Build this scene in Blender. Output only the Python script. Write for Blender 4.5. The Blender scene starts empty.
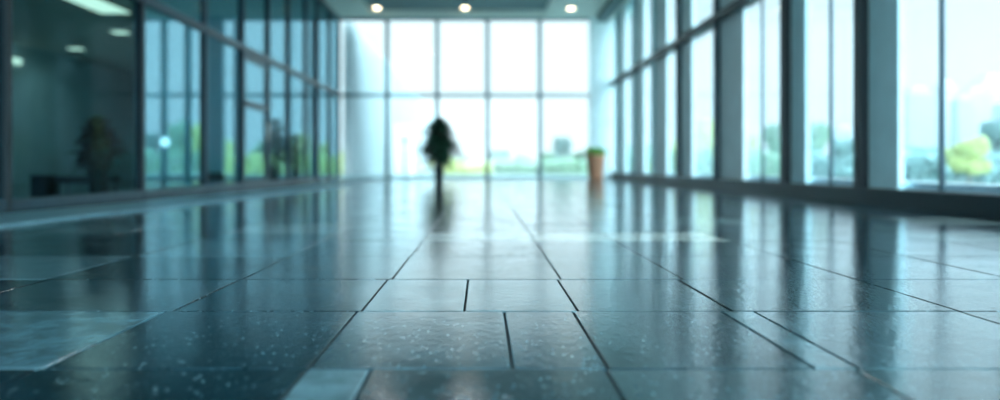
import bpy, bmesh, math, random
from mathutils import Vector, Matrix
random.seed(7)
S = bpy.context.scene
COL = S.collection
F, VX, HY, CH = 800.0, 482.0, 165.0, 0.45      # focal px, vanishing point, camera height
D = 26.67                                       # depth of the end facade
XL, XR, ZC, ZT = -4.77, 4.41, 5.35, 2.78

# ------------------------------------------------------------------ materials
def mat(name, color, rough=0.5, metal=0.0, noise=0.0, scale=8.0, bump=0.0, spec=0.5, emit=None, es=0.0):
    m = bpy.data.materials.new(name); m.use_nodes = True
    nt = m.node_tree; b = nt.nodes['Principled BSDF']
    b.inputs['Base Color'].default_value = (*color, 1)
    b.inputs['Roughness'].default_value = rough
    b.inputs['Metallic'].default_value = metal
    b.inputs['Specular IOR Level'].default_value = spec
    if emit:
        b.inputs['Emission Color'].default_value = (*emit, 1)
        b.inputs['Emission Strength'].default_value = es
    tc = nt.nodes.new('ShaderNodeTexCoord')
    n = nt.nodes.new('ShaderNodeTexNoise'); n.inputs['Scale'].default_value = scale; n.inputs['Detail'].default_value = 4
    nt.links.new(tc.outputs['Object'], n.inputs['Vector'])
    r = nt.nodes.new('ShaderNodeValToRGB')
    lo = [max(0, c*(1-noise)) for c in color]; hi = [min(1, c*(1+noise)) for c in color]
    r.color_ramp.elements[0].color = (*lo, 1); r.color_ramp.elements[1].color = (*hi, 1)
    r.color_ramp.elements[0].position = .3; r.color_ramp.elements[1].position = .7
    nt.links.new(n.outputs['Fac'], r.inputs['Fac'])
    nt.links.new(r.outputs['Color'], b.inputs['Base Color'])
    if bump:
        bp = nt.nodes.new('ShaderNodeBump'); bp.inputs['Strength'].default_value = bump; bp.inputs['Distance'].default_value = .01
        nt.links.new(n.outputs['Fac'], bp.inputs['Height']); nt.links.new(bp.outputs['Normal'], b.inputs['Normal'])
    return m

def glass(name, tint, k, rough=0.0):
    """clear architectural pane: see-through with a mirror reflection that grows towards grazing views"""
    m = bpy.data.materials.new(name); m.use_nodes = True
    nt = m.node_tree; nt.nodes.remove(nt.nodes['Principled BSDF'])
    out = nt.nodes['Material Output']
    tr = nt.nodes.new('ShaderNodeBsdfTransparent'); tr.inputs[0].default_value = (*tint, 1)
    gl = nt.nodes.new('ShaderNodeBsdfGlossy'); gl.inputs['Roughness'].default_value = rough
    gl.inputs[0].default_value = (.82, .95, 1, 1)
    ge = nt.nodes.new('ShaderNodeNewGeometry')
    dt = nt.nodes.new('ShaderNodeVectorMath'); dt.operation = 'DOT_PRODUCT'
    nt.links.new(ge.outputs['Normal'], dt.inputs[0]); nt.links.new(ge.outputs['Incoming'], dt.inputs[1])
    def M(op, a, b=None):
        n = nt.nodes.new('ShaderNodeMath'); n.operation = op
        for i, v in enumerate((a, b)):
            if v is None: continue
            if isinstance(v, (int, float)): n.inputs[i].default_value = v
            else: nt.links.new(v, n.inputs[i])
        return n.outputs[0]
    c = M('ABSOLUTE', dt.outputs['Value'])
    p = M('POWER', M('SUBTRACT', 1.0, c), 4.5)
    f = M('MULTIPLY', M('ADD', M('MULTIPLY', p, .93), .04), k)
    mx = nt.nodes.new('ShaderNodeMixShader')
    nt.links.new(f, mx.inputs[0]); nt.links.new(tr.outputs[0], mx.inputs[1]); nt.links.new(gl.outputs[0], mx.inputs[2])
    nt.links.new(mx.outputs[0], out.inputs['Surface'])
    return m

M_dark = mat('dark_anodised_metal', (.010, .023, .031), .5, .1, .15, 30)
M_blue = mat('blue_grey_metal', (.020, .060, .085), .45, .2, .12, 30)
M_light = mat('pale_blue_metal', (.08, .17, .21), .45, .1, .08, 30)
M_pier = mat('painted_pillar_grey', (.72, .86, .88), .55, 0, .06, 3, .05)
M_pierd = mat('painted_pillar_slate', (.58, .86, .92), .55, 0, .06, 3, .05)
M_sill = mat('pale_sill_stone', (.75, .84, .86), .3, 0, .08, 10)
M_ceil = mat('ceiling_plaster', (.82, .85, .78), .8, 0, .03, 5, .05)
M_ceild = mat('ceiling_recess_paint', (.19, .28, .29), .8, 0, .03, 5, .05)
M_wall = mat('office_wall_paint', (.66, .84, .84), .7, 0, .05, 1.5, .05)
M_wallb = mat('rear_wall_paint', (.10, .16, .18), .7, 0, .05, 1.5, .05)
M_strip = mat('border_stone', (.15, .31, .37), .35, 0, .15, 6, .1)
M_ring = mat('lamp_ring_metal', (.55, .56, .52), .3, .6, .04, 20)
M_lamp = mat('lamp_glow', (1, .9, .7), .4, emit=(1, .80, .52), es=9)
M_lampo = mat('office_lamp_glow', (1, .9, .7), .4, emit=(.95, .88, .62), es=1.7)
M_lampw = mat('white_globe_glow', (.9, .95, .95), .3, emit=(.7, .95, 1), es=2.5)
M_potb = mat('black_pot_glaze', (.012, .030, .040), .35, 0, .2, 20)
M_terra = mat('terracotta', (.80, .40, .24), .75, 0, .12, 14, .2)
M_soil = mat('soil', (.03, .022, .016), .95, 0, .3, 60, .5)
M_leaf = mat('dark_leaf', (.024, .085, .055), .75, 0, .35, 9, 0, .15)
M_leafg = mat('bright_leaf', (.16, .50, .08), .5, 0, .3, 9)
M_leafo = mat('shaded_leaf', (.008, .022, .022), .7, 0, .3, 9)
M_stem = mat('stem_bark', (.07, .06, .04), .8, 0, .3, 30, .3)
M_bench = mat('bench_fabric', (.03, .05, .06), .8, 0, .2, 60, .2)
M_tree = [mat('tree_leaf_green', (.22, .36, .26), .7, 0, .25, 2),
          mat('tree_leaf_yellow', (.52, .58, .24), .7, 0, .2, 2),
          mat('tree_leaf_bluegreen', (.20, .33, .32), .7, 0, .2, 2)]
M_bark = mat('tree_bark', (.22, .21, .18), .9, 0, .3, 20, .3)
M_tower = [mat('tower_pale_blue', (.27, .34, .37), .6, 0, .05, .3),
           mat('tower_pale_grey', (.36, .42, .44), .6, 0, .05, .3),
           mat('tower_blue_glass', (.22, .29, .32), .4, 0, .05, .3)]
M_band = mat('tower_window_band', (.18, .24, .27), .3, 0, .1, .5)
M_ground = mat('outdoor_paving', (.24, .33, .31), .85, 0, .12, .4, .1)
M_white = mat('white_render', (.86, .88, .87), .7, 0, .03, 2)
M_screen2 = mat('outdoor_screen_fin', (.46, .56, .59), .4, 0, .06, 2)
M_screen = mat('outdoor_screen_cladding', (.62, .70, .72), .35, 0, .06, 2)

G_back = glass('clear_glass_end', (.97, .99, 1.0), .6)
G_right = glass('clear_glass_right', (.90, .965, 1.0), .5)
G_left = glass('tinted_partition_glass', (.44, .62, .68), .10)

def floor_material():
    m = bpy.data.materials.new('polished_slate_tile'); m.use_nodes = True
    nt = m.node_tree; b = nt.nodes['Principled BSDF']; L = nt.links.new; N = nt.nodes.new
    tc = N('ShaderNodeTexCoord')
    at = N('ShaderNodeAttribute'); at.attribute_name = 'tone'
    n1 = N('ShaderNodeTexNoise'); n1.inputs['Scale'].default_value = 7; n1.inputs['Detail'].default_value = 8; n1.inputs['Roughness'].default_value = .65
    L(tc.outputs['Object'], n1.inputs['Vector'])
    r1 = N('ShaderNodeValToRGB'); r1.color_ramp.elements[0].position = .32; r1.color_ramp.elements[1].position = .72
    r1.color_ramp.elements[0].color = (.55, .55, .55, 1); r1.color_ramp.elements[1].color = (1.45, 1.45, 1.45, 1)
    L(n1.outputs['Fac'], r1.inputs['Fac'])
    mu = N('ShaderNodeMix'); mu.data_type = 'RGBA'; mu.blend_type = 'MULTIPLY'; mu.inputs[0].default_value = 1
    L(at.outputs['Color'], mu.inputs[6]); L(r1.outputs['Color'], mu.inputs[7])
    sv = N('ShaderNodeTexVoronoi'); sv.inputs['Scale'].default_value = 62; mq = N('ShaderNodeMapping'); mq.inputs['Scale'].default_value = (1, .45, 1); L(tc.outputs['Object'], mq.inputs['Vector']); L(mq.outputs[0], sv.inputs['Vector'])
    sr = N('ShaderNodeMapRange'); sr.inputs[1].default_value = .14; sr.inputs[2].default_value = .30; sr.inputs[3].default_value = 1; sr.inputs[4].default_value = 0
    L(sv.outputs['Distance'], sr.inputs[0])
    sn = N('ShaderNodeTexNoise'); sn.inputs['Scale'].default_value = 14; sn.inputs['Detail'].default_value = 4; L(tc.outputs['Object'], sn.inputs['Vector'])
    sg = N('ShaderNodeMapRange'); sg.inputs[1].default_value = .38; sg.inputs[2].default_value = .56; L(sn.outputs['Fac'], sg.inputs[0])
    sm = N('ShaderNodeMath'); sm.operation = 'MULTIPLY'; L(sr.outputs[0], sm.inputs[0]); L(sg.outputs[0], sm.inputs[1])
    mf = N('ShaderNodeMix'); mf.data_type = 'RGBA'; L(sm.outputs[0], mf.inputs[0]); L(mu.outputs[2], mf.inputs[6]); mf.inputs[7].default_value = (.14, .26, .31, 1)
    L(mf.outputs[2], b.inputs['Base Color'])
    # worn patches change the gloss
    n2 = N('ShaderNodeTexNoise'); n2.inputs['Scale'].default_value = 3.2; n2.inputs['Detail'].default_value = 5
    L(tc.outputs['Object'], n2.inputs['Vector'])
    r2 = N('ShaderNodeMapRange'); r2.inputs[1].default_value = .35; r2.inputs[2].default_value = .7; r2.inputs[3].default_value = .05; r2.inputs[4].default_value = .17
    L(n2.outputs['Fac'], r2.inputs[0]); L(r2.outputs[0], b.inputs['Roughness'])
    # small pits and ripples
    mp = N('ShaderNodeMapping'); mp.inputs['Scale'].default_value = (1, .55, 1)
    L(tc.outputs['Object'], mp.inputs['Vector'])
    n3 = N('ShaderNodeTexNoise'); n3.inputs['Scale'].default_value = 40; n3.inputs['Detail'].default_value = 5; n3.inputs['Roughness'].default_value = .6
    L(mp.outputs[0], n3.inputs['Vector'])
    v = N('ShaderNodeTexVoronoi'); v.inputs['Scale'].default_value = 34; v.inputs['Randomness'].default_value = 1
    L(mp.outputs[0], v.inputs['Vector'])
    r3 = N('ShaderNodeMapRange'); r3.inputs[1].default_value = .05; r3.inputs[2].default_value = .28; r3.inputs[3].default_value = 1; r3.inputs[4].default_value = 0
    L(v.outputs['Distance'], r3.inputs[0])
    n4 = N('ShaderNodeTexNoise'); n4.inputs['Scale'].default_value = 5; n4.inputs['Detail'].default_value = 3
    L(tc.outputs['Object'], n4.inputs['Vector'])
    g = N('ShaderNodeMapRange'); g.inputs[1].default_value = .5; g.inputs[2].default_value = .66
    L(n4.outputs['Fac'], g.inputs[0])
    mm = N('ShaderNodeMath'); mm.operation = 'MULTIPLY'; L(r3.outputs[0], mm.inputs[0]); L(g.outputs[0], mm.inputs[1])
    ad = N('ShaderNodeMath'); ad.operation = 'MULTIPLY_ADD'; L(mm.outputs[0], ad.inputs[0]); ad.inputs[1].default_value = -.45; L(n3.outputs['Fac'], ad.inputs[2])
    bp = N('ShaderNodeBump'); bp.inputs['Strength'].default_value = .8; bp.inputs['Distance'].default_value = .0013
    L(ad.outputs[0], bp.inputs['Height']); L(bp.outputs['Normal'], b.inputs['Normal'])
    b.inputs['IOR'].default_value = 1.75
    b.inputs['Specular Tint'].default_value = (.80, .97, 1, 1)
    return m
M_floor = floor_material()
M_grout = mat('dark_grout', (.006, .018, .024), .8, 0, .3, 40)

# ------------------------------------------------------------------ helpers
class MB:
    def __init__(s): s.bm = bmesh.new(); s.mats = []
    def mi(s, m):
        if m not in s.mats: s.mats.append(m)
        return s.mats.index(m)
    def box(s, x0, x1, y0, y1, z0, z1, m=None, bev=0.0):
        r = bmesh.ops.create_cube(s.bm, size=1)
        vs = r['verts']
        for v in vs:
            v.co = Vector(((x0+x1)/2+v.co.x*(x1-x0), (y0+y1)/2+v.co.y*(y1-y0), (z0+z1)/2+v.co.z*(z1-z0)))
        fs = {f for v in vs for f in v.link_faces}
        if m is not None:
            for f in fs: f.material_index = s.mi(m)
        if bev:
            es = list({e for v in vs for e in v.link_edges})
            bmesh.ops.bevel(s.bm, geom=es, offset=bev, segments=2, affect='EDGES', profile=.5)
        return s
    def prism(s, pts, z0, z1):
        b = [s.bm.verts.new((x, y, z0)) for x, y in pts]; t = [s.bm.verts.new((x, y, z1)) for x, y in pts]
        n = len(pts)
        s.bm.faces.new(b[::-1]); s.bm.faces.new(t)
        for i in range(n): s.bm.faces.new((b[i], b[(i+1) % n], t[(i+1) % n], t[i]))
        return s
    def lathe(s, prof, seg=32, c=(0, 0, 0)):
        rings = []
        for r, z in prof:
            rings.append([s.bm.verts.new((c[0]+r*math.cos(2*math.pi*i/seg), c[1]+r*math.sin(2*math.pi*i/seg), c[2]+z)) for i in range(seg)])
        for a, b in zip(rings, rings[1:]):
            for i in range(seg): s.bm.faces.new((a[i], a[(i+1) % seg], b[(i+1) % seg], b[i]))
        s.bm.faces.new(rings[0][::-1]); s.bm.faces.new(rings[-1])
        return s
    def tube(s, pts, rs, seg=8):
        rings = []
        for k, p in enumerate(pts):
            p = Vector(p); a = Vector(pts[max(0, k-1)]); b = Vector(pts[min(len(pts)-1, k+1)])
            t = (b-a).normalized(); u = t.orthogonal().normalized(); w = t.cross(u)
            if rings and (u.dot(lastu) < 0): u = -u; w = -w
            lastu = u
            rings.append([s.bm.verts.new(p+(u*math.cos(2*math.pi*i/seg)+w*math.sin(2*math.pi*i/seg))*rs[k]) for i in range(seg)])
        for a, b in zip(rings, rings[1:]):
            for i in range(seg): s.bm.faces.new((a[i], a[(i+1) % seg], b[(i+1) % seg], b[i]))
        s.bm.faces.new(rings[0][::-1]); s.bm.faces.new(rings[-1])
        return s
    def leaf(s, base, d, ln, w, droop):
        d = Vector(d).normalized(); side = d.cross(Vector((0, 0, 1)))
        if side.length < .05: side = Vector((1, 0, 0))
        side.normalize(); up = side.cross(d)
        prev = None; n = 5
        for i in range(n+1):
            t = i/n
            p = Vector(base)+d*ln*t - Vector((0, 0, 1))*droop*ln*t*t
            ww = w*math.sin(math.pi*min(.97, max(.06, t))**.8)/2
            q = [s.bm.verts.new(p-side*ww+up*ww*.35), s.bm.verts.new(p), s.bm.verts.new(p+side*ww+up*ww*.35)]
            if prev:
                s.bm.faces.new((prev[0], prev[1], q[1], q[0])); s.bm.faces.new((prev[1], prev[2], q[2], q[1]))
            prev = q
        return s
    def build(s, name, m, parent=None, smooth=False, loc=None):
        bmesh.ops.recalc_face_normals(s.bm, faces=s.bm.faces)
        me = bpy.data.meshes.new(name); s.bm.to_mesh(me); s.bm.free()
        if s.mats:
            for k in s.mats: me.materials.append(k)
        else: me.materials.append(m)
        if smooth:
            for p in me.polygons: p.use_smooth = True
        o = bpy.data.objects.new(name, me); COL.objects.link(o)
        if parent: o.parent = parent
        if loc: o.location = loc
        return o

def tag(o, label=None, cat=None, group=None, kind=None):
    if label: o['label'] = label
    if cat: o['category'] = cat
    if group: o['group'] = group
    if kind: o['kind'] = kind
    return o
def empty(name, loc, rz=0):
    o = bpy.data.objects.new(name, None); COL.objects.link(o); o.location = loc; o.rotation_euler.z = rz
    o.empty_display_size = .1; return o
def copy_tree(o, parent=None):
    c = o.copy(); COL.objects.link(c)
    if parent: c.parent = parent
    for ch in list(o.children): copy_tree(ch, c)
    return c
def structure(o, label=None):
    o['kind'] = 'structure'
    if label: o['label'] = label
    return o

# ------------------------------------------------------------------ floor
rows = [-6.0, -5.2, -4.45, -3.7, -2.95, -2.2, -1.5, -.75, 0.0, .45, 1.03, 1.767, 2.462, 3.144, 3.943, 4.74, 5.33]
while rows[-1] < D-.4: rows.append(rows[-1]+.74)
rows[-1] = D+.02
stdc = [-3.65, -3.0, -2.36, -1.70, -.95, -.35, .315, .79, 1.47, 2.09, 2.74, 3.40, 4.06]
special = {10: [-3.65, -3.0, -2.36, -1.7, -.983, -.387, -.245, .272, .822, 1.467, 2.09, 2.74, 3.4, 4.06],
           11: [-3.65, -3.0, -2.36, -1.7, -.972, -.385, .068, .280, .735, .835, 1.467, 2.09, 2.74, 3.4, 4.06],
           12: [-3.65, -3.0, -2.36, -1.70, -.95, -.372, -.055, .297, .77, 1.469, 2.09, 2.74, 3.4, 4.06],
           13: [-3.65, -3.0, -2.36, -1.72, -.94, -.355, .312, .79, 1.47, 2.09, 2.74, 3.4, 4.06]}
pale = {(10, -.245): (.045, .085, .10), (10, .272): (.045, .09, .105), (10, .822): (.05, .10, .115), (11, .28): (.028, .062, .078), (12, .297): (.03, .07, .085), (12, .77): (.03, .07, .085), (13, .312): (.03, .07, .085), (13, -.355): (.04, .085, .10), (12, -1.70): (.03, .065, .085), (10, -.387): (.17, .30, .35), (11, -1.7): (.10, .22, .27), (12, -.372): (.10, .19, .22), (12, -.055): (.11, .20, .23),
        (11, -.385): (.060, .12, .15), (11, .068): (.055, .11, .14), (15, -.35): (.60, .72, .72), (15, .315): (.70, .76, .70), (15, .79): (.75, .78, .70),  # sun and reflection patches painted in as colour on the palest tiles
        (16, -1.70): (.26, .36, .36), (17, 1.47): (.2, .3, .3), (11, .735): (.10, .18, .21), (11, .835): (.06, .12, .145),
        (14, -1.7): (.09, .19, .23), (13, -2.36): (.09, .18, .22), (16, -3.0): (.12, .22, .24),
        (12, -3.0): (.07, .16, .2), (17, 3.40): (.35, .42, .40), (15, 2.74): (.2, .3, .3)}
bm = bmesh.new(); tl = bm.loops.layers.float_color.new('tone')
def tile(x0, x1, y0, y1, col, gap=.0035, bev=.0025):
    x0 += gap; x1 -= gap; y0 += gap; y1 -= gap
    dz = random.uniform(-.0006, .0006)
    o = [(x0, y0), (x1, y0), (x1, y1), (x0, y1)]
    b = bev; i = [(x0+b, y0+b), (x1-b, y0+b), (x1-b, y1-b), (x0+b, y1-b)]
    low = [bm.verts.new((x, y, -.02)) for x, y in o]
    mid = [bm.verts.new((x, y, -b*.8+dz)) for x, y in o]
    top = [bm.verts.new((x, y, dz+random.uniform(-.0004, .0004))) for x, y in i]
    fs = [bm.faces.new(top)]
    for k in range(4):
        j = (k+1) % 4
        fs.append(bm.faces.new((low[k], low[j], mid[j], mid[k]))); fs.append(bm.faces.new((mid[k], mid[j], top[j], top[k])))
    for f in fs:
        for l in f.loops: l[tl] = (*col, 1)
rf = random.Random(3)
for r in range(len(rows)-1):
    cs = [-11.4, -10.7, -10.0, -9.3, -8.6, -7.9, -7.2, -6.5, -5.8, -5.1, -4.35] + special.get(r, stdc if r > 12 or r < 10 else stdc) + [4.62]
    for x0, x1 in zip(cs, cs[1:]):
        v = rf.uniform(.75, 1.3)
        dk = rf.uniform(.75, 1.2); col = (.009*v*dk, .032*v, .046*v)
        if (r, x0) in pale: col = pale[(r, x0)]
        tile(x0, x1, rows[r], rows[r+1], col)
# grout bed
vs = [bm.verts.new(p) for p in ((-11.5, -6.1, -.006), (4.7, -6.1, -.006), (4.7, D+.1, -.006), (-11.5, D+.1, -.006))]
f = bm.faces.new(vs); f.material_index = 1
vs = [bm.verts.new(p) for p in ((-11.5, -6.1, -.2), (4.7, -6.1, -.2), (4.7, D+.1, -.2), (-11.5, D+.1, -.2))]
bm.faces.new(vs[::-1]).material_index = 1
me = bpy.data.meshes.new('floor'); bm.to_mesh(me); bm.free()
me.materials.append(M_floor); me.materials.append(M_grout)
fl = bpy.data.objects.new('floor', me); COL.objects.link(fl)
structure(fl, 'glossy dark slate tiled floor of the glazed hall')

# pale stone border strip along the left partition
b = MB(); b.prism([(-4.34, 1), (-3.62, 1), (-3.45, 6.5), (-2.98, 13), (-2.72, D), (-3.45, D), (-3.75, 13), (-4.30, 6.5)], .0, .018)
structure(b.build('trim_1', M_strip), 'pale stone border strip on the floor beside the left glass partition')

# ------------------------------------------------------------------ ceiling with a sunken coffer
b = MB()
cx0, cx1, cy0, cy1 = -3.6, 2.05, -4, 25.8
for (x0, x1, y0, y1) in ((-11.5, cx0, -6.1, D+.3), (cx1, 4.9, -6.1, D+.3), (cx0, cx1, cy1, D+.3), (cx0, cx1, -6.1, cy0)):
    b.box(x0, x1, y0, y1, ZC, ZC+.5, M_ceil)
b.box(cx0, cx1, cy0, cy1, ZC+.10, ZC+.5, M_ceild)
structure(b.build('ceiling', M_ceil), 'grey green ceiling with a sunken darker bay')
b = MB(); b.box(3.75, 4.1, 22.6, 26.2, ZC-.22, ZC, M_ceild, .02)
structure(b.build('trim_2', M_ceild), 'dark beam end under the ceiling at the far right corner')

# ------------------------------------------------------------------ walls outside the photo side and office
b = MB()
for q in range(9):
    b.box(-11.5+q*2.02-.06, -11.5+q*2.02+.06, -6.25, -6.1, 0, ZC)
b.box(-11.6, 4.9, -6.25, -6.1, 0, .3); b.box(-11.6, 4.9, -6.25, -6.1, ZT-.06, ZT+.06); b.box(-11.6, 4.9, -6.25, -6.1, ZC-.15, ZC+.3)
structure(b.build('wall_rear', M_blue))  # unseen rear wall, shaped as open bars so fill daylight enters
b = MB(); b.box(-11.62, -11.42, -6.1, D+.3, -.1, ZC+.3); structure(b.build('wall_office', M_wall), 'teal grey wall at the far side of the dim office behind the left glass')
# slanted divider between office and side hall
n = Vector((.4286, 1)).normalized(); px, py = n.y*.06, -(-n.x)*.06
d0, d1 = 11.35, 26.5
b = MB(); b.prism([(-.4286*d0-.06, d0-.02), (-.4286*d0+.06, d0+.02), (-.4286*d1+.06, d1), (-.4286*d1-.06, d1)], 0, ZC)
structure(b.build('wall_divider', M_wall))
# dropped office ceiling
b = MB(); b.prism([(-11.42, -6), (-4.95, -6), (-4.95, 11.2), (-.4286*d1-.1, d1)], 3.43, 3.55)
structure(b.build('ceiling_office', M_ceil), 'lower ceiling of the dim office behind the left glass')

# ------------------------------------------------------------------ left glass partition
ZT = 2.78
lm = [-5.9, -2.6, .9, 4.5, 7.93, 11.13, 13.68, 15.83, 17.75, 19.57, 21.56, 23.1, 24.9, 26.55]
wn = 1
for i, (a, c) in enumerate(zip(lm, lm[1:])):
    w = empty(f'window_{wn}', (XL, a, 0)); structure(w, 'full height pane bay of the left glass partition' if i > 3 else None); wn += 1
    ln = c-a; thick = .10 if i < 5 else .075
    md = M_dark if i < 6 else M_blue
    fr = MB()
    fr.box(-.06, .06, 0, thick, 0, ZC, None, .006)                      # mullion
    fr.build('mullion', md, w)
    t = MB(); t.box(-.055, .055, thick, ln, ZT-.06, ZT+.06, None, .006); t.build('transom', M_blue, w)
    t = MB(); t.box(-.06, .06, thick, ln, 0, .10, None, .006); t.build('bottom_rail', M_blue, w)
    t = MB(); t.box(-.06, .06, thick, ln, ZC-.14, ZC, None, .006); t.build('top_rail', M_blue, w)
    if i == 7:      # glazed door leaf with a middle rail
        dr = MB(); dr.box(-.03, .03, thick+.01, ln-.02, .03, .16); dr.box(-.03, .03, thick+.01, ln-.02, 1.62, 1.76)
        dr.box(-.03, .03, thick+.01, thick+.13, .16, ZT-.08); dr.box(-.03, .03, ln-.14, ln-.02, .16, ZT-.08); dr.box(-.03, .03, thick+.13, ln-.14, ZT-.2, ZT-.08)
        do = structure(dr.build('door_1', M_blue, None, loc=(XL, a, 0)), 'glazed door with a middle rail set in the left partition')
        h = MB(); h.tube([(.03, ln-.2, 1.0), (.09, ln-.2, 1.0), (.09, ln-.2, 1.35), (.03, ln-.2, 1.35)], [.012]*4); h.build('door_handle', M_ring, do)
        g = MB(); g.box(-.008, .008, thick+.13, ln-.14, .16, 1.62); g.box(-.008, .008, thick+.13, ln-.14, 1.76, ZT-.2); g.build('door_pane', G_left, do)
    else:
        g = MB(); g.box(-.01, .01, thick, ln, .10, ZT-.06); g.build('lower_pane', G_left, w)
    g = MB(); g.box(-.01, .01, thick, ln, ZT+.06, ZC-.14); g.build('upper_pane', G_left, w)

# ------------------------------------------------------------------ end facade
bmull = [-11.40, -10.62, -9.83, -9.13, -8.20, -7.20, -6.47, -5.65, -4.80, -3.17, -1.50, .18, 1.93, 3.63]
for i, (a, c) in enumerate(zip(bmull, bmull[1:])):
    w = empty(f'window_{wn}', (a, D, 0)); wn += 1
    structure(w, 'tall bay of the bright end window wall')
    ln = c-a
    wd = .13 if i > 7 else (.2 if i < 3 else .16)
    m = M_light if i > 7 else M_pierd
    t = MB(); t.box(-wd/2, wd/2, 0, .14, 0, ZC, None, .006); t.build('mullion', m, w)
    t = MB(); t.box(wd/2, ln-wd/2, .02, .12, ZT-.05, ZT+.05, None, .006); t.build('transom', m, w)
    t = MB(); t.box(wd/2, ln-wd/2, .0, .12, 0, .09, None, .006); t.build('bottom_rail', M_pierd, w)
    t = MB(); t.box(wd/2, ln-wd/2, .02, .12, ZC-.08, ZC, None, .006); t.build('top_rail', m, w)
    g = MB(); g.box(wd/2, ln-wd/2, .05, .07, .09, ZT-.05); g.build('lower_pane', G_back, w)
    g = MB(); g.box(wd/2, ln-wd/2, .05, .07, ZT+.05, ZC-.08); g.build('upper_pane', G_back, w)
b = MB(); b.box(3.59, 4.60, D-.02, D+.25, 0, ZC, None, .01); structure(b.build('wall_corner', M_pier), 'pale grey corner pier at the right end of the window wall')

p = structure(empty('pillar', (-8.85, D-.12, 0)), 'grey green pillar of the end wall seen through the third glass pane')
t = MB(); t.box(-.29, .29, -.12, .1, 0, ZC, None, .01); t.build('shaft', M_pierd, p)
t = MB(); t.box(-.31, .31, -.14, .1, 0, .2, None, .01); t.build('base', M_dark, p)

# ------------------------------------------------------------------ right facade : pillars, mullions, panes
piers = [(25.9, 24.7), (23.0, 21.8), (20.4, 19.1), (17.8, 16.8), (14.9, 13.5), (11.55, 10.9), (9.25, 8.48), (6.5, 5.7), (3.8, 3.0), (1.1, .3), (-1.6, -2.4), (-4.2, -5.0)]
ZR = 3.17
k = 1
names = ['farthest', 'second farthest', 'third farthest', 'fourth farthest', 'third nearest', 'second nearest', 'nearest']
for i, (yf, yn) in enumerate(piers):
    p = empty('pillar', (XR, yf, 0)); structure(p, (names[i]+' grey pillar of the right window wall') if i < 7 else None)
    t = MB(); t.box(.0, .07, yn-yf, -.02, 0, ZC, None, .01)
    t.build('shaft', M_pier if i < 5 else M_pierd, p)
    e = .06 if i < 3 else (.09 if i < 5 else .15)
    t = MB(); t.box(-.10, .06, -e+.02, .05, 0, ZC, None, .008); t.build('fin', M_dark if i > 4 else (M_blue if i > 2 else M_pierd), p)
    nxt = piers[i+1][0] if i+1 < len(piers) else -6.1
    # bay between this pillar's near side and the next pillar's far side
    y1, y0 = yn, nxt+.05
    w = empty(f'window_{wn}', (XR, y0, 0)); wn += 1; ln = y1-y0
    structure(w, 'right window bay just this side of the '+names[i]+' pillar' if i < 7 else None)
    t = MB(); t.box(0, .1, 0, ln, ZR-.07, ZR+.07, None, .006); t.build('transom', M_dark, w)
    t = MB(); t.box(0, .1, 0, ln, ZC-.1, ZC, None, .006); t.build('top_rail', M_pierd, w)
    g = MB(); g.box(.05, .07, 0, ln, .2, ZR-.07); g.build('lower_pane', G_right, w)
    g = MB(); g.box(.05, .07, 0, ln, ZR+.07, ZC-.1); g.build('upper_pane', G_right, w)
    if i >= 4:
        ym = {4: 12.7, 5: 10.2, 6: 7.74}.get(i, (y0+y1)/2)-y0
        t = MB(); t.box(.02, .06, ym-.025, ym+.025, .2, ZR-.07, None, .006); t.box(.02, .06, ym-.025, ym+.025, ZR+.07, ZC-.1, None, .006); t.build('thin_mullion', M_blue, w)
w = empty(f'window_{wn}', (XR, 25.95, 0)); structure(w)
g = MB(); g.box(.05, .07, 0, .68, .2, ZC-.1); g.build('pane', G_right, w)
# transom beam, dark plinth and pale sill ledge run the whole wall
b = MB(); b.box(XR-.13, XR-.003, -6.1, D-.03, ZR-.075, ZR+.075, None, .01); structure(b.build('trim_3', M_dark), 'dark horizontal beam crossing the right window wall')
b = MB(); b.box(XR-.105, XR+.11, -6.1, D-.03, 0, .195, None, .008); structure(b.build('baseboard_right', M_dark), 'dark plinth under the right window wall')
b = MB(); b.box(XR+.12, XR+.42, -6.1, D-.03, .0, .27, None, .003); structure(b.build('trim_4', M_sill), 'pale outer sill showing through the glass above the right dark plinth')

# ------------------------------------------------------------------ ceiling lamps
def downlight(x, y, z, label):
    o = empty('downlight', (x, y, z))
    r = MB()
    r.lathe([(.135, -.012), (.185, -.012), (.19, 0), (.135, 0.0)], 32); r.build('trim_ring', M_ring, o, True)
    r = MB(); r.lathe([(.02, -.022), (.09, -.020), (.134, -.006), (.134, -.001)], 32); r.build('lamp_lens', M_lamp, o, True)
    return tag(o, label, 'ceiling light', 'downlights in the hall ceiling')
zc = ZC+.10
downlight((377-VX)/800*25.4, 25.4, zc, 'left one of the three round warm downlights above the end window wall')
downlight((465-VX)/800*25.4, 25.4, zc, 'middle one of the three round warm downlights above the end window wall')
downlight((571-VX)/800*25, 25.0, ZC, 'right one of the three round warm downlights, above the terracotta pot')
for x in (-2.25, -.35, ):
    downlight(x, 18.1, zc, 'warm downlight whose glow shows in the near floor tiles')
for x in (-2.25, -.35):
    downlight(x, 11.5, zc, 'warm downlight in the ceiling bay overhead')
def lamp_light(x, y, z, power, color=(.95, .97, 1), size=.25):
    l = bpy.data.lights.new('lamp_light', 'AREA'); l.shape = 'DISK'; l.size = size; l.energy = power; l.color = color
    q = bpy.data.objects.new('lamp_light', l); COL.objects.link(q); q.location = (x, y, z)
for x, y in ((-2.25, 18.1), (-.35, 18.1), (-2.25, 11.5), (-.35, 11.5)): lamp_light(x, y, ZC+.06, 5)
lamp_light(-7.1, 14.7, 3.1, 4.5, (.9, .95, .85), .6); lamp_light(-8.05, 17.8, 3.1, 4.5, (.9, .95, .85)); lamp_light(-10.3, 20.3, 3.1, 4.5, (.9, .95, .85))
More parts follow.
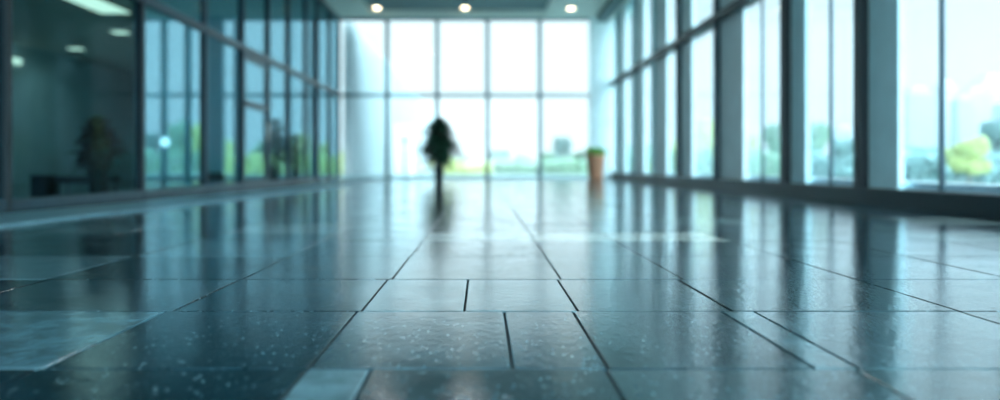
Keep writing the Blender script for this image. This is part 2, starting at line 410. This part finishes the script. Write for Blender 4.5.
# dim office lamps
b = MB(); b.box(-.35, .35, -.9, .9, -.03, 0, None, .01)
o = b.build('ceiling_light', M_ring, None, loc=(-7.1, 14.7, 3.43)); tag(o, 'long bright panel light on the dim office ceiling at the top edge', 'ceiling light')
b = MB(); b.box(-.28, .28, -.82, .82, -.04, -.028); b.build('diffuser', M_lampo, o)
for (x, y, lab) in ((-8.05, 17.8, 'right one of the two small oblong lights on the dim office ceiling'), (-10.3, 20.3, 'left one of the two small oblong lights on the dim office ceiling'), (-6.45, 14.1, None)):
    if lab is None: continue
    b = MB(); b.box(-.2, .2, -.2, .2, -.03, 0, None, .01); o = b.build('ceiling_light', M_ring, None, loc=(x, y, 3.43)); tag(o, lab, 'ceiling light', 'square lights on the office ceiling')
    b = MB(); b.box(-.16, .16, -.16, .16, -.04, -.028); b.build('diffuser', M_lampo, o)
o = empty('wall_light', (-11.42, 19.5, 2.98)); tag(o, 'small oblong wall light near the left edge of the photo', 'wall light')
b = MB(); b.box(0, .05, -.2, .2, -.09, .09, None, .01); b.build('back_plate', M_ring, o)
b = MB(); b.box(.05, .12, -.17, .17, -.07, .07, None, .02); b.build('diffuser', M_lampo, o)
# globe lamp in the side hall
gx, gy = (165-VX)/800*24.0, 24.0
o = empty('globe_lamp', (gx, gy, 0)); tag(o, 'white globe lamp glowing behind the second glass pane', 'floor lamp')
gz = CH+(HY-142)/800*24.0
b = MB(); b.lathe([(.14, 0), (.14, .02), (.03, .035), (.02, .05)]); b.build('base', M_dark, o, True)
b = MB(); b.tube([(0, 0, .04), (0, 0, gz-.12)], [.012, .012]); b.build('pole', M_dark, o)
b = MB(); b.lathe([(.02, -.135), (.08, -.115), (.12, -.07), (.135, 0), (.12, .07), (.08, .115), (.02, .135)], 24, (0, 0, gz)); b.build('globe', M_lampw, o, True)

# ------------------------------------------------------------------ plants
def potted(loc, h, wid, pot_r, pot_h, potm, leafm, label, n=150, ll=.26, seed=1, name='potted_plant', bushy=False, group=None):
    rg = random.Random(seed)
    o = empty(name, loc); tag(o, label, 'plant', group)
    b = MB()
    b.lathe([(pot_r*.68, 0), (pot_r*.72, .01), (pot_r*.95, pot_h*.86), (pot_r*1.02, pot_h*.87), (pot_r*1.05, pot_h*.99), (pot_r*1.0, pot_h), (pot_r*.93, pot_h*.99), (pot_r*.9, pot_h*.9)], 36)
    b.build('pot', potm, o, True)
    b = MB(); b.lathe([(pot_r*.3, pot_h*.88), (pot_r*.9, pot_h*.90), (pot_r*.9, pot_h*.93), (.01, pot_h*.955)], 24); b.build('soil', M_soil, o, True)
    st = MB(); lf = MB()
    if bushy:
        for k in range(n):
            a = rg.uniform(0, 6.283); rr = pot_r*.8*math.sqrt(rg.random()); e = rg.uniform(.5, 1.5)
            lf.leaf((rr*math.cos(a), rr*math.sin(a), pot_h*.93+rg.uniform(0, .10)), (math.cos(a)*math.cos(e), math.sin(a)*math.cos(e), math.sin(e)), rg.uniform(.6, 1)*ll, .07, rg.uniform(.1, .5))
        st.tube([(0, 0, pot_h*.9), (.01, 0, pot_h+.12)], [.02, .008])
    else:
        # several upright canes; long stalked leaves reach out from them, widest in the lower middle
        prof = [(0, .55), (.18, .95), (.38, 1.0), (.6, .74), (.8, .55), (.93, .34), (1, .16)]
        def reach(t):
            for (a_, ra), (b_, rb) in zip(prof, prof[1:]):
                if t <= b_: return ra+(rb-ra)*(t-a_)/(b_-a_)
            return prof[-1][1]
        canes = []
        for q in range(4):
            a = q*1.7; top = h*(.93, .78, .66, .84)[q]; x, y = .035*math.cos(a), .035*math.sin(a)
            P = [(x*(1+t*1.2)+.012*math.sin(6*t+q), y*(1+t*1.2), pot_h*.9+(top-pot_h*.9)*t) for t in (0, .25, .5, .75, 1)]
            st.tube(P, [.018, .016, .013, .010, .005], 6); canes.append(P)
        for q in range(n):
            t = rg.uniform(0, 1)**.8; z = pot_h+.10+(h-pot_h-.14)*t
            r = wid/2*reach(t)*(rg.uniform(.35, 1.0) if q % 3 else rg.uniform(.95, 1.35)); a = rg.uniform(0, 6.283)
            base = Vector((.03*math.cos(a), .03*math.sin(a), max(pot_h, z-.10)))
            e = rg.uniform(-.1, .6)+.7*max(0, t-.7)
            dv = Vector((math.cos(a)*math.cos(e), math.sin(a)*math.cos(e), math.sin(e)))
            mid = base+dv*r*.22
            st.tube([base, mid], [.004, .003], 4)
            lf.leaf(mid, dv, r*.85+.06, ll*.42*(1-.15*t), rg.uniform(.1, .55))
    st.build('stem', M_stem, o, True)
    lf.build('foliage', leafm, o, True)
    return o
potted(((439-VX)/800*22.5, 22.5, 0), 1.86, 1.08, .15, .42, M_potb, M_leaf, 'tall leafy green plant in a black pot before the end windows', 460, .50, 4)
potted(((595.5-VX)/800*24, 24.0, 0), .9, .4, .285, .75, M_terra, M_leafg, 'tall terracotta pot with a low bright green plant in the far right corner', 200, .32, 2, bushy=True)
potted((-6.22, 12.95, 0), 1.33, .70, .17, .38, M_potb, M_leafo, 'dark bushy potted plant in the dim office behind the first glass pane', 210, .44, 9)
potted((-5.35, 20.7, 0), 1.75, .62, .15, .40, M_potb, M_leaf, 'dark potted plant behind the partition pane beside the door', 230, .32, 12)
potted((-5.42, 23.3, 0), 1.45, .62, .14, .36, M_potb, M_leaf, 'smaller dark potted plant farther along behind the partition', 170, .26, 15)
# low bench in the office
o = empty('bench', (-6.86, 13.9, 0)); tag(o, 'low dark bench beside the office plant', 'bench')
b = MB(); b.box(-.5, .5, -.2, .2, .14, .26, None, .03); b.build('seat', M_bench, o)
for sx in (-.42, .42):
    for sy in (-.16, .16):
        b = MB(); b.tube([(sx, sy, 0), (sx, sy, .15)], [.02, .024]); b.build('leg', M_dark, o)
b = MB(); b.box(-.15, .15, -.15, .15, 0, .27, None, .02); o = b.build('storage_box', M_bench, None, loc=(-7.62, 13.9, 0)); tag(o, 'small dark box on the office floor left of the bench', 'box')
b = MB(); b.box(-.155, .155, -.155, .155, .235, .275, None, .008); b.build('lid', M_dark, o)

# ------------------------------------------------------------------ outdoors
b = MB(); b.box(-220, 260, D+.3, 420, -.5, -.12); b.box(4.8, 260, -120, D+.3, -.5, -.12); b.box(-60, 4.8, -120, -6.4, -.5, -.12)
structure(b.build('ground', M_ground), 'pale paved ground outside the windows')

def tree_mesh(h, w, m, seed, trunk=.3):
    rg = random.Random(seed)
    o = empty('tree', (0, 0, 0))
    t = MB(); t.tube([(0, 0, 0), (.05, .02, h*trunk), (0, 0, h*.8)], [h*.035, h*.026, h*.01], 8)
    for q in range(5):
        a = q*1.3; t.tube([(0, 0, h*(.3+.08*q)), (math.cos(a)*w*.28, math.sin(a)*w*.28, h*(.48+.08*q))], [h*.014, h*.005], 6)
    t.build('trunk', M_bark, o, True)
    f = MB()
    blobs = [(0, 0, h*.66, .42)]+[(math.cos(q*1.9)*w*.27*rg.uniform(.6, 1.1), math.sin(q*1.9)*w*.27, h*rg.uniform(.38, .86), rg.uniform(.2, .32)) for q in range(11)]
    for (x, y, z, s_) in blobs:
        for q in range(int(900*s_)):
            v = Vector((rg.gauss(0, 1), rg.gauss(0, 1), rg.gauss(0, 1))).normalized()*rg.uniform(.55, 1.0)**.5
            p = Vector((x+v.x*w*s_*.62, y+v.y*w*s_*.62, z+v.z*h*s_*.55))
            a = Vector((rg.gauss(0, 1), rg.gauss(0, 1), rg.gauss(0, .7))).normalized(); u = a.orthogonal().normalized()
            sz = h*.04*rg.uniform(.6, 1.2)
            f.bm.faces.new([f.bm.verts.new(p+a*sz), f.bm.verts.new(p+u*sz*.6), f.bm.verts.new(p-a*sz), f.bm.verts.new(p-u*sz*.6)])
    f.build('foliage', m, o)
    return o
protos = {}
def tree(px, Y, top, wpx, kind, label, group='trees outside the windows'):
    """px, top and width measured in the photo; real size follows from the distance Y"""
    s = Y/800
    h = (HY-top)*s+CH+.12; w = wpx*s*1.05
    if kind not in protos: protos[kind] = tree_mesh(1, 1, M_tree[kind], 20+kind); o = protos[kind]
    else: o = copy_tree(protos[kind])
    o.location = ((px-VX)*s, Y, -.12); o.scale = (w, w, h); o.rotation_euler.z = px*.7
    tag(o, label, 'tree', group)
# beyond the end window wall
for px, Y, top, w, kd, lab in (
    (562, 62, 136, 22, 2, 'pointed blue green tree outside the rightmost end pane'),
    (546, 66, 150, 20, 0, 'low green tree outside beside the right mullion of the end wall'),
    (580, 70, 150, 22, 0, 'low green tree outside just left of the terracotta pot'),
    (522, 64, 152, 26, 0, 'rounded green tree outside, right half of the third end pane'),
    (500, 70, 149, 26, 2, 'blue green tree outside, left half of the third end pane'),
    (474, 66, 154, 24, 1, 'yellow green tree outside right of the tall plant'),
    (456, 74, 156, 26, 0, 'small green tree outside seen beside the tall plant'),
    (432, 56, 158, 14, 1, 'low yellow green tree outside left of the tall plant'),
    (322, 60, 142, 26, 1, 'yellow green tree seen through the far partition panes'),
    (322, 100, 148, 16, 0, 'green tree seen beyond the pale screen wall'),
    (298, 56, 132, 30, 1, 'yellow green tree behind the smaller dark potted plant'),
    (262, 60, 140, 30, 0, 'green tree seen through the glazed door'),
    (228, 58, 138, 28, 1, 'yellow tree seen left of the glazed door'),
    (196, 56, 122, 26, 1, 'yellow green tree seen at the right of the second pane'),
    (174, 58, 118, 28, 0, 'green tree seen through the middle of the second pane'),
    (150, 62, 132, 24, 2, 'blue green tree seen at the left of the second pane')):
    tree(px, Y, top, w, kd, lab)
# beyond the right window wall
for px, Y, top, w, kd, lab in (
    (968, 20, 134, 50, 1, 'yellow leafed tree outside at the right edge'),
    (925, 26, 146, 50, 2, 'blue green bush tree outside the nearest right bay'),
    (1000, 32, 120, 50, 2, 'blue green tree outside beyond the yellow tree at right'),
    (898, 30, 138, 34, 0, 'green tree outside beside the nearest grey pillar'),
    (845, 32, 138, 34, 2, 'blue green tree outside left of the nearest dark fin'),
    (816, 34, 116, 26, 0, 'taller green tree outside right of the second pillar'),
    (776, 38, 118, 24, 0, 'green tree outside in the third bay from the right'),
    (752, 40, 130, 22, 1, 'yellow green tree outside in the third bay from the right'),
    (702, 46, 112, 26, 1, 'yellow green tree outside in the fourth bay from the right'),
    (672, 50, 138, 18, 1, 'small yellow green tree outside a narrow far right bay'),
    (648, 54, 142, 18, 0, 'small green tree outside a narrow far right bay'),
    (628, 58, 146, 16, 2, 'smallest blue green tree outside the farthest right bays')):
    tree(px, Y, top, w, kd, lab)

def tower(x0, x1, top, Y, mi, label, bands=9):
    s = Y/800; X0, X1 = (x0-VX)*s, (x1-VX)*s; w = X1-X0; z1 = (HY-top)*s+CH
    o = empty('tower_block', ((X0+X1)/2, Y, -.12)); tag(o, label, 'building', 'hazy city blocks outside the right windows')
    b = MB(); b.box(-w/2, w/2, 0, w*.8, 0, z1, None, .1); b.build('walls', M_tower[mi], o)
    b = MB(); b.box(-w*.3, w*.3, w*.15, w*.6, z1, z1*1.03+.5, None, .05); b.build('roof_plant', M_tower[1], o)
    for q in range(bands):
        z = z1*(.07+.9*q/bands)
        b = MB(); b.box(-w/2-.05, w/2+.05, -.06, w*.8+.06, z, z+z1*.035); b.build('window_band', M_band, o)
for args in ((908, 936, 91, 95, 2, 'blue grey block outside with a flat top, left of the thin near mullion'),
             (898, 910, 105, 120, 1, 'pale low block outside touching the nearest grey pillar'),
             (940, 957, 84, 130, 1, 'pale narrow tower outside just right of the thin near mullion'),
             (958, 974, 98, 115, 2, 'lower blue tower outside between two pale ones'),
             (968, 992, 90, 140, 0, 'wide pale blue tower outside toward the right edge'),
             (984, 1012, 78, 160, 1, 'tallest pale tower outside at the right edge'),
             (836, 856, 128, 120, 0, 'low pale block outside left of the dark near fin'),
             (1015, 1060, 100, 120, 0, 'pale blue block outside beyond the right edge')):
    tower(*args)

def hedge(x0, x1, top, Y, mi, label, wall='end'):
    s = Y/800; X0, X1 = (x0-VX)*s, (x1-VX)*s; w = X1-X0; h = (HY-top)*s+CH+.12
    rg = random.Random(int(x0)); n = max(4, int(w/1.1))
    o = empty('hedge', ((X0+X1)/2, Y, -.12)); tag(o, label, 'hedge', 'hedges outside the windows')
    f = MB()
    for q in range(int(260*w)):
        px = rg.uniform(-w/2, w/2); lump = .80+.2*abs(math.sin(px*1.7+x0))
        p = Vector((px, rg.uniform(-.7, .7), rg.uniform(0, h*lump)))
        if abs(p.y) < .45 and p.z < h*lump-.3: p.y = -.6
        a = Vector((rg.gauss(0, 1), rg.gauss(0, 1), rg.gauss(0, .7))).normalized(); u = a.orthogonal().normalized(); z = .16*rg.uniform(.6, 1.2)
        f.bm.faces.new([f.bm.verts.new(p+a*z), f.bm.verts.new(p+u*z*.6), f.bm.verts.new(p-a*z), f.bm.verts.new(p-u*z*.6)])
    f.build('foliage', M_tree[mi], o)
    for q in range(n):
        t = MB(); x = -w/2+(q+.5)*w/n; t.tube([(x, 0, 0), (x+.05, 0, h*.6)], [.04, .015], 6); t.build('stem', M_bark, o)
hedge(440, 492, 160, 50, 1, 'low yellow green hedge outside the end wall, right of the tall plant')
hedge(494, 545, 157, 52, 0, 'green hedge outside the third end pane')
hedge(546, 602, 158, 50, 0, 'green hedge outside the rightmost end pane')
hedge(140, 215, 150, 50, 0, 'green hedge seen through the second partition pane')
hedge(218, 345, 154, 50, 1, 'yellow green hedge seen through the farther partition panes')
hedge(604, 700, 150, 40, 0, 'green hedge outside the farthest right bays')
hedge(702, 800, 150, 30, 0, 'green hedge outside the fourth and third right bays')
hedge(802, 900, 152, 24, 2, 'blue green hedge outside left of the nearest grey pillar')
hedge(902, 1100, 150, 22, 2, 'blue green hedge outside the nearest right bay')

# outdoor screen wall continuing the partition line, white kiosk and lamp post
o = empty('screen_wall', (-4.5, 27.4, -.12)); tag(o, 'pale blue finned screen wall outside the left end pane', 'screen wall')
b = MB(); b.box(-.25, 0, 0, 52, 0, ZC+.15, None, .02); b.build('panel', M_screen, o)
for q in range(88):
    b = MB(); b.box(0, .09, q*.58+.1, q*.58+.2, 0, ZC+.1); b.build('fin', M_screen2, o)
o = empty('kiosk', ((404-VX)/800*36, 36, -.12)); tag(o, 'plain white kiosk outside behind the slim lamp post', 'kiosk')
b = MB(); b.box(-.42, .42, 0, 1.2, 0, 2.3, None, .03); b.build('walls', M_white, o)
b = MB(); b.box(-.47, .47, -.05, 1.25, 2.3, 2.38, None, .02); b.build('roof', M_white, o)
b = MB(); b.box(-.3, .3, -.03, 0, 0, 2.0); b.build('door', M_sill, o)
o = empty('lamp_post', ((405-VX)/800*34, 34, -.12)); tag(o, 'slim dark lamp post outside left of the tall plant', 'lamp post')
b = MB(); b.lathe([(.1, 0), (.1, .06), (.045, .1), (.04, .2)], 16); b.build('base', M_blue, o, True)
b = MB(); b.tube([(0, 0, .1), (0, 0, 1.55)], [.045, .035]); b.build('pole', M_blue, o)
b = MB(); b.lathe([(.05, 1.54), (.12, 1.6), (.12, 1.70), (.03, 1.75)], 16); b.build('lamp_head', M_blue, o, True)

# morning haze over the grounds (real scattering air, outside the building only)
hz = bpy.data.materials.new('thin_haze'); hz.use_nodes = True
nt = hz.node_tree; nt.nodes.remove(nt.nodes['Principled BSDF'])
vs_ = nt.nodes.new('ShaderNodeVolumeScatter'); vs_.inputs['Color'].default_value = (1, .98, .96, 1); vs_.inputs['Density'].default_value = .0018; vs_.inputs['Anisotropy'].default_value = .3
nt.links.new(vs_.outputs[0], nt.nodes['Material Output'].inputs['Volume'])
b = MB(); b.prism([(4.95, -20), (150, -20), (150, 190), (-90, 190), (-90, D+.45), (4.95, D+.45)], -.11, 26)
o = b.build('haze', hz); tag(o, 'thin pale haze in the air outside the windows', 'haze', kind='stuff')

# ------------------------------------------------------------------ sky
wd = bpy.data.worlds.new('sky'); S.world = wd; wd.use_nodes = True
nt = wd.node_tree; bg = nt.nodes['Background']
tc = nt.nodes.new('ShaderNodeTexCoord'); sp = nt.nodes.new('ShaderNodeSeparateXYZ')
nt.links.new(tc.outputs['Generated'], sp.inputs[0])
rp = nt.nodes.new('ShaderNodeValToRGB')
e = rp.color_ramp.elements
e[0].position = .0; e[0].color = (.75, .93, .985, 1)
e[1].position = 1.0; e[1].color = (.56, .84, .95, 1)
x = e.new(.25); x.color = (.77, .94, .99, 1)
nt.links.new(sp.outputs['Z'], rp.inputs['Fac'])
nt.links.new(rp.outputs['Color'], bg.inputs['Color'])
# brighter sky overhead and, as added fill for the hall, behind the camera
def MN(op, a, b_):
    n_ = nt.nodes.new('ShaderNodeMath'); n_.operation = op
    for i_, v_ in enumerate((a, b_)):
        if isinstance(v_, (int, float)): n_.inputs[i_].default_value = v_
        else: nt.links.new(v_, n_.inputs[i_])
    return n_.outputs[0]
back = nt.nodes.new('ShaderNodeMapRange'); back.interpolation_type = 'SMOOTHSTEP'
back.inputs[1].default_value = .1; back.inputs[2].default_value = -.6; back.inputs[3].default_value = 0; back.inputs[4].default_value = 1
nt.links.new(sp.outputs['Y'], back.inputs[0])
zen = nt.nodes.new('ShaderNodeMapRange'); zen.interpolation_type = 'SMOOTHSTEP'
zen.inputs[1].default_value = .35; zen.inputs[2].default_value = .85; zen.inputs[3].default_value = 0; zen.inputs[4].default_value = 1
nt.links.new(sp.outputs['Z'], zen.inputs[0])
st_ = MN('ADD', MN('MULTIPLY', back.outputs[0], 5.4), MN('MULTIPLY', zen.outputs[0], .4))
nt.links.new(MN('ADD', st_, .76), bg.inputs['Strength'])
sun = bpy.data.lights.new('sun', 'SUN'); sun.energy = .25; sun.angle = math.radians(12); sun.color = (1, .96, .88)
so = bpy.data.objects.new('sun', sun); COL.objects.link(so); so.rotation_euler = (math.radians(-38), math.radians(18), 0)
so['kind'] = 'helper'

# ------------------------------------------------------------------ camera
cam = bpy.data.cameras.new('camera'); co = bpy.data.objects.new('camera', cam); COL.objects.link(co)
co.location = (0, 0, CH); co.rotation_euler = (math.pi/2, 0, 0)
cam.sensor_width = 36; cam.lens = 36*F/1000; cam.shift_x = (500-VX)/1000; cam.shift_y = -(200-HY)/1000
cam.clip_end = 1000; cam.clip_start = .05
cam.dof.use_dof = True; cam.dof.focus_distance = 2.65; cam.dof.aperture_fstop = .95
S.camera = co
S.cycles.volume_bounces = 1; S.cycles.max_bounces = 12; S.cycles.transparent_max_bounces = 24; S.cycles.glossy_bounces = 6
S.view_settings.view_transform = 'Standard'; S.view_settings.look = 'None'
S.view_settings.gamma = 1; S.view_settings.use_curve_mapping = False
S.view_settings.exposure = 0.74
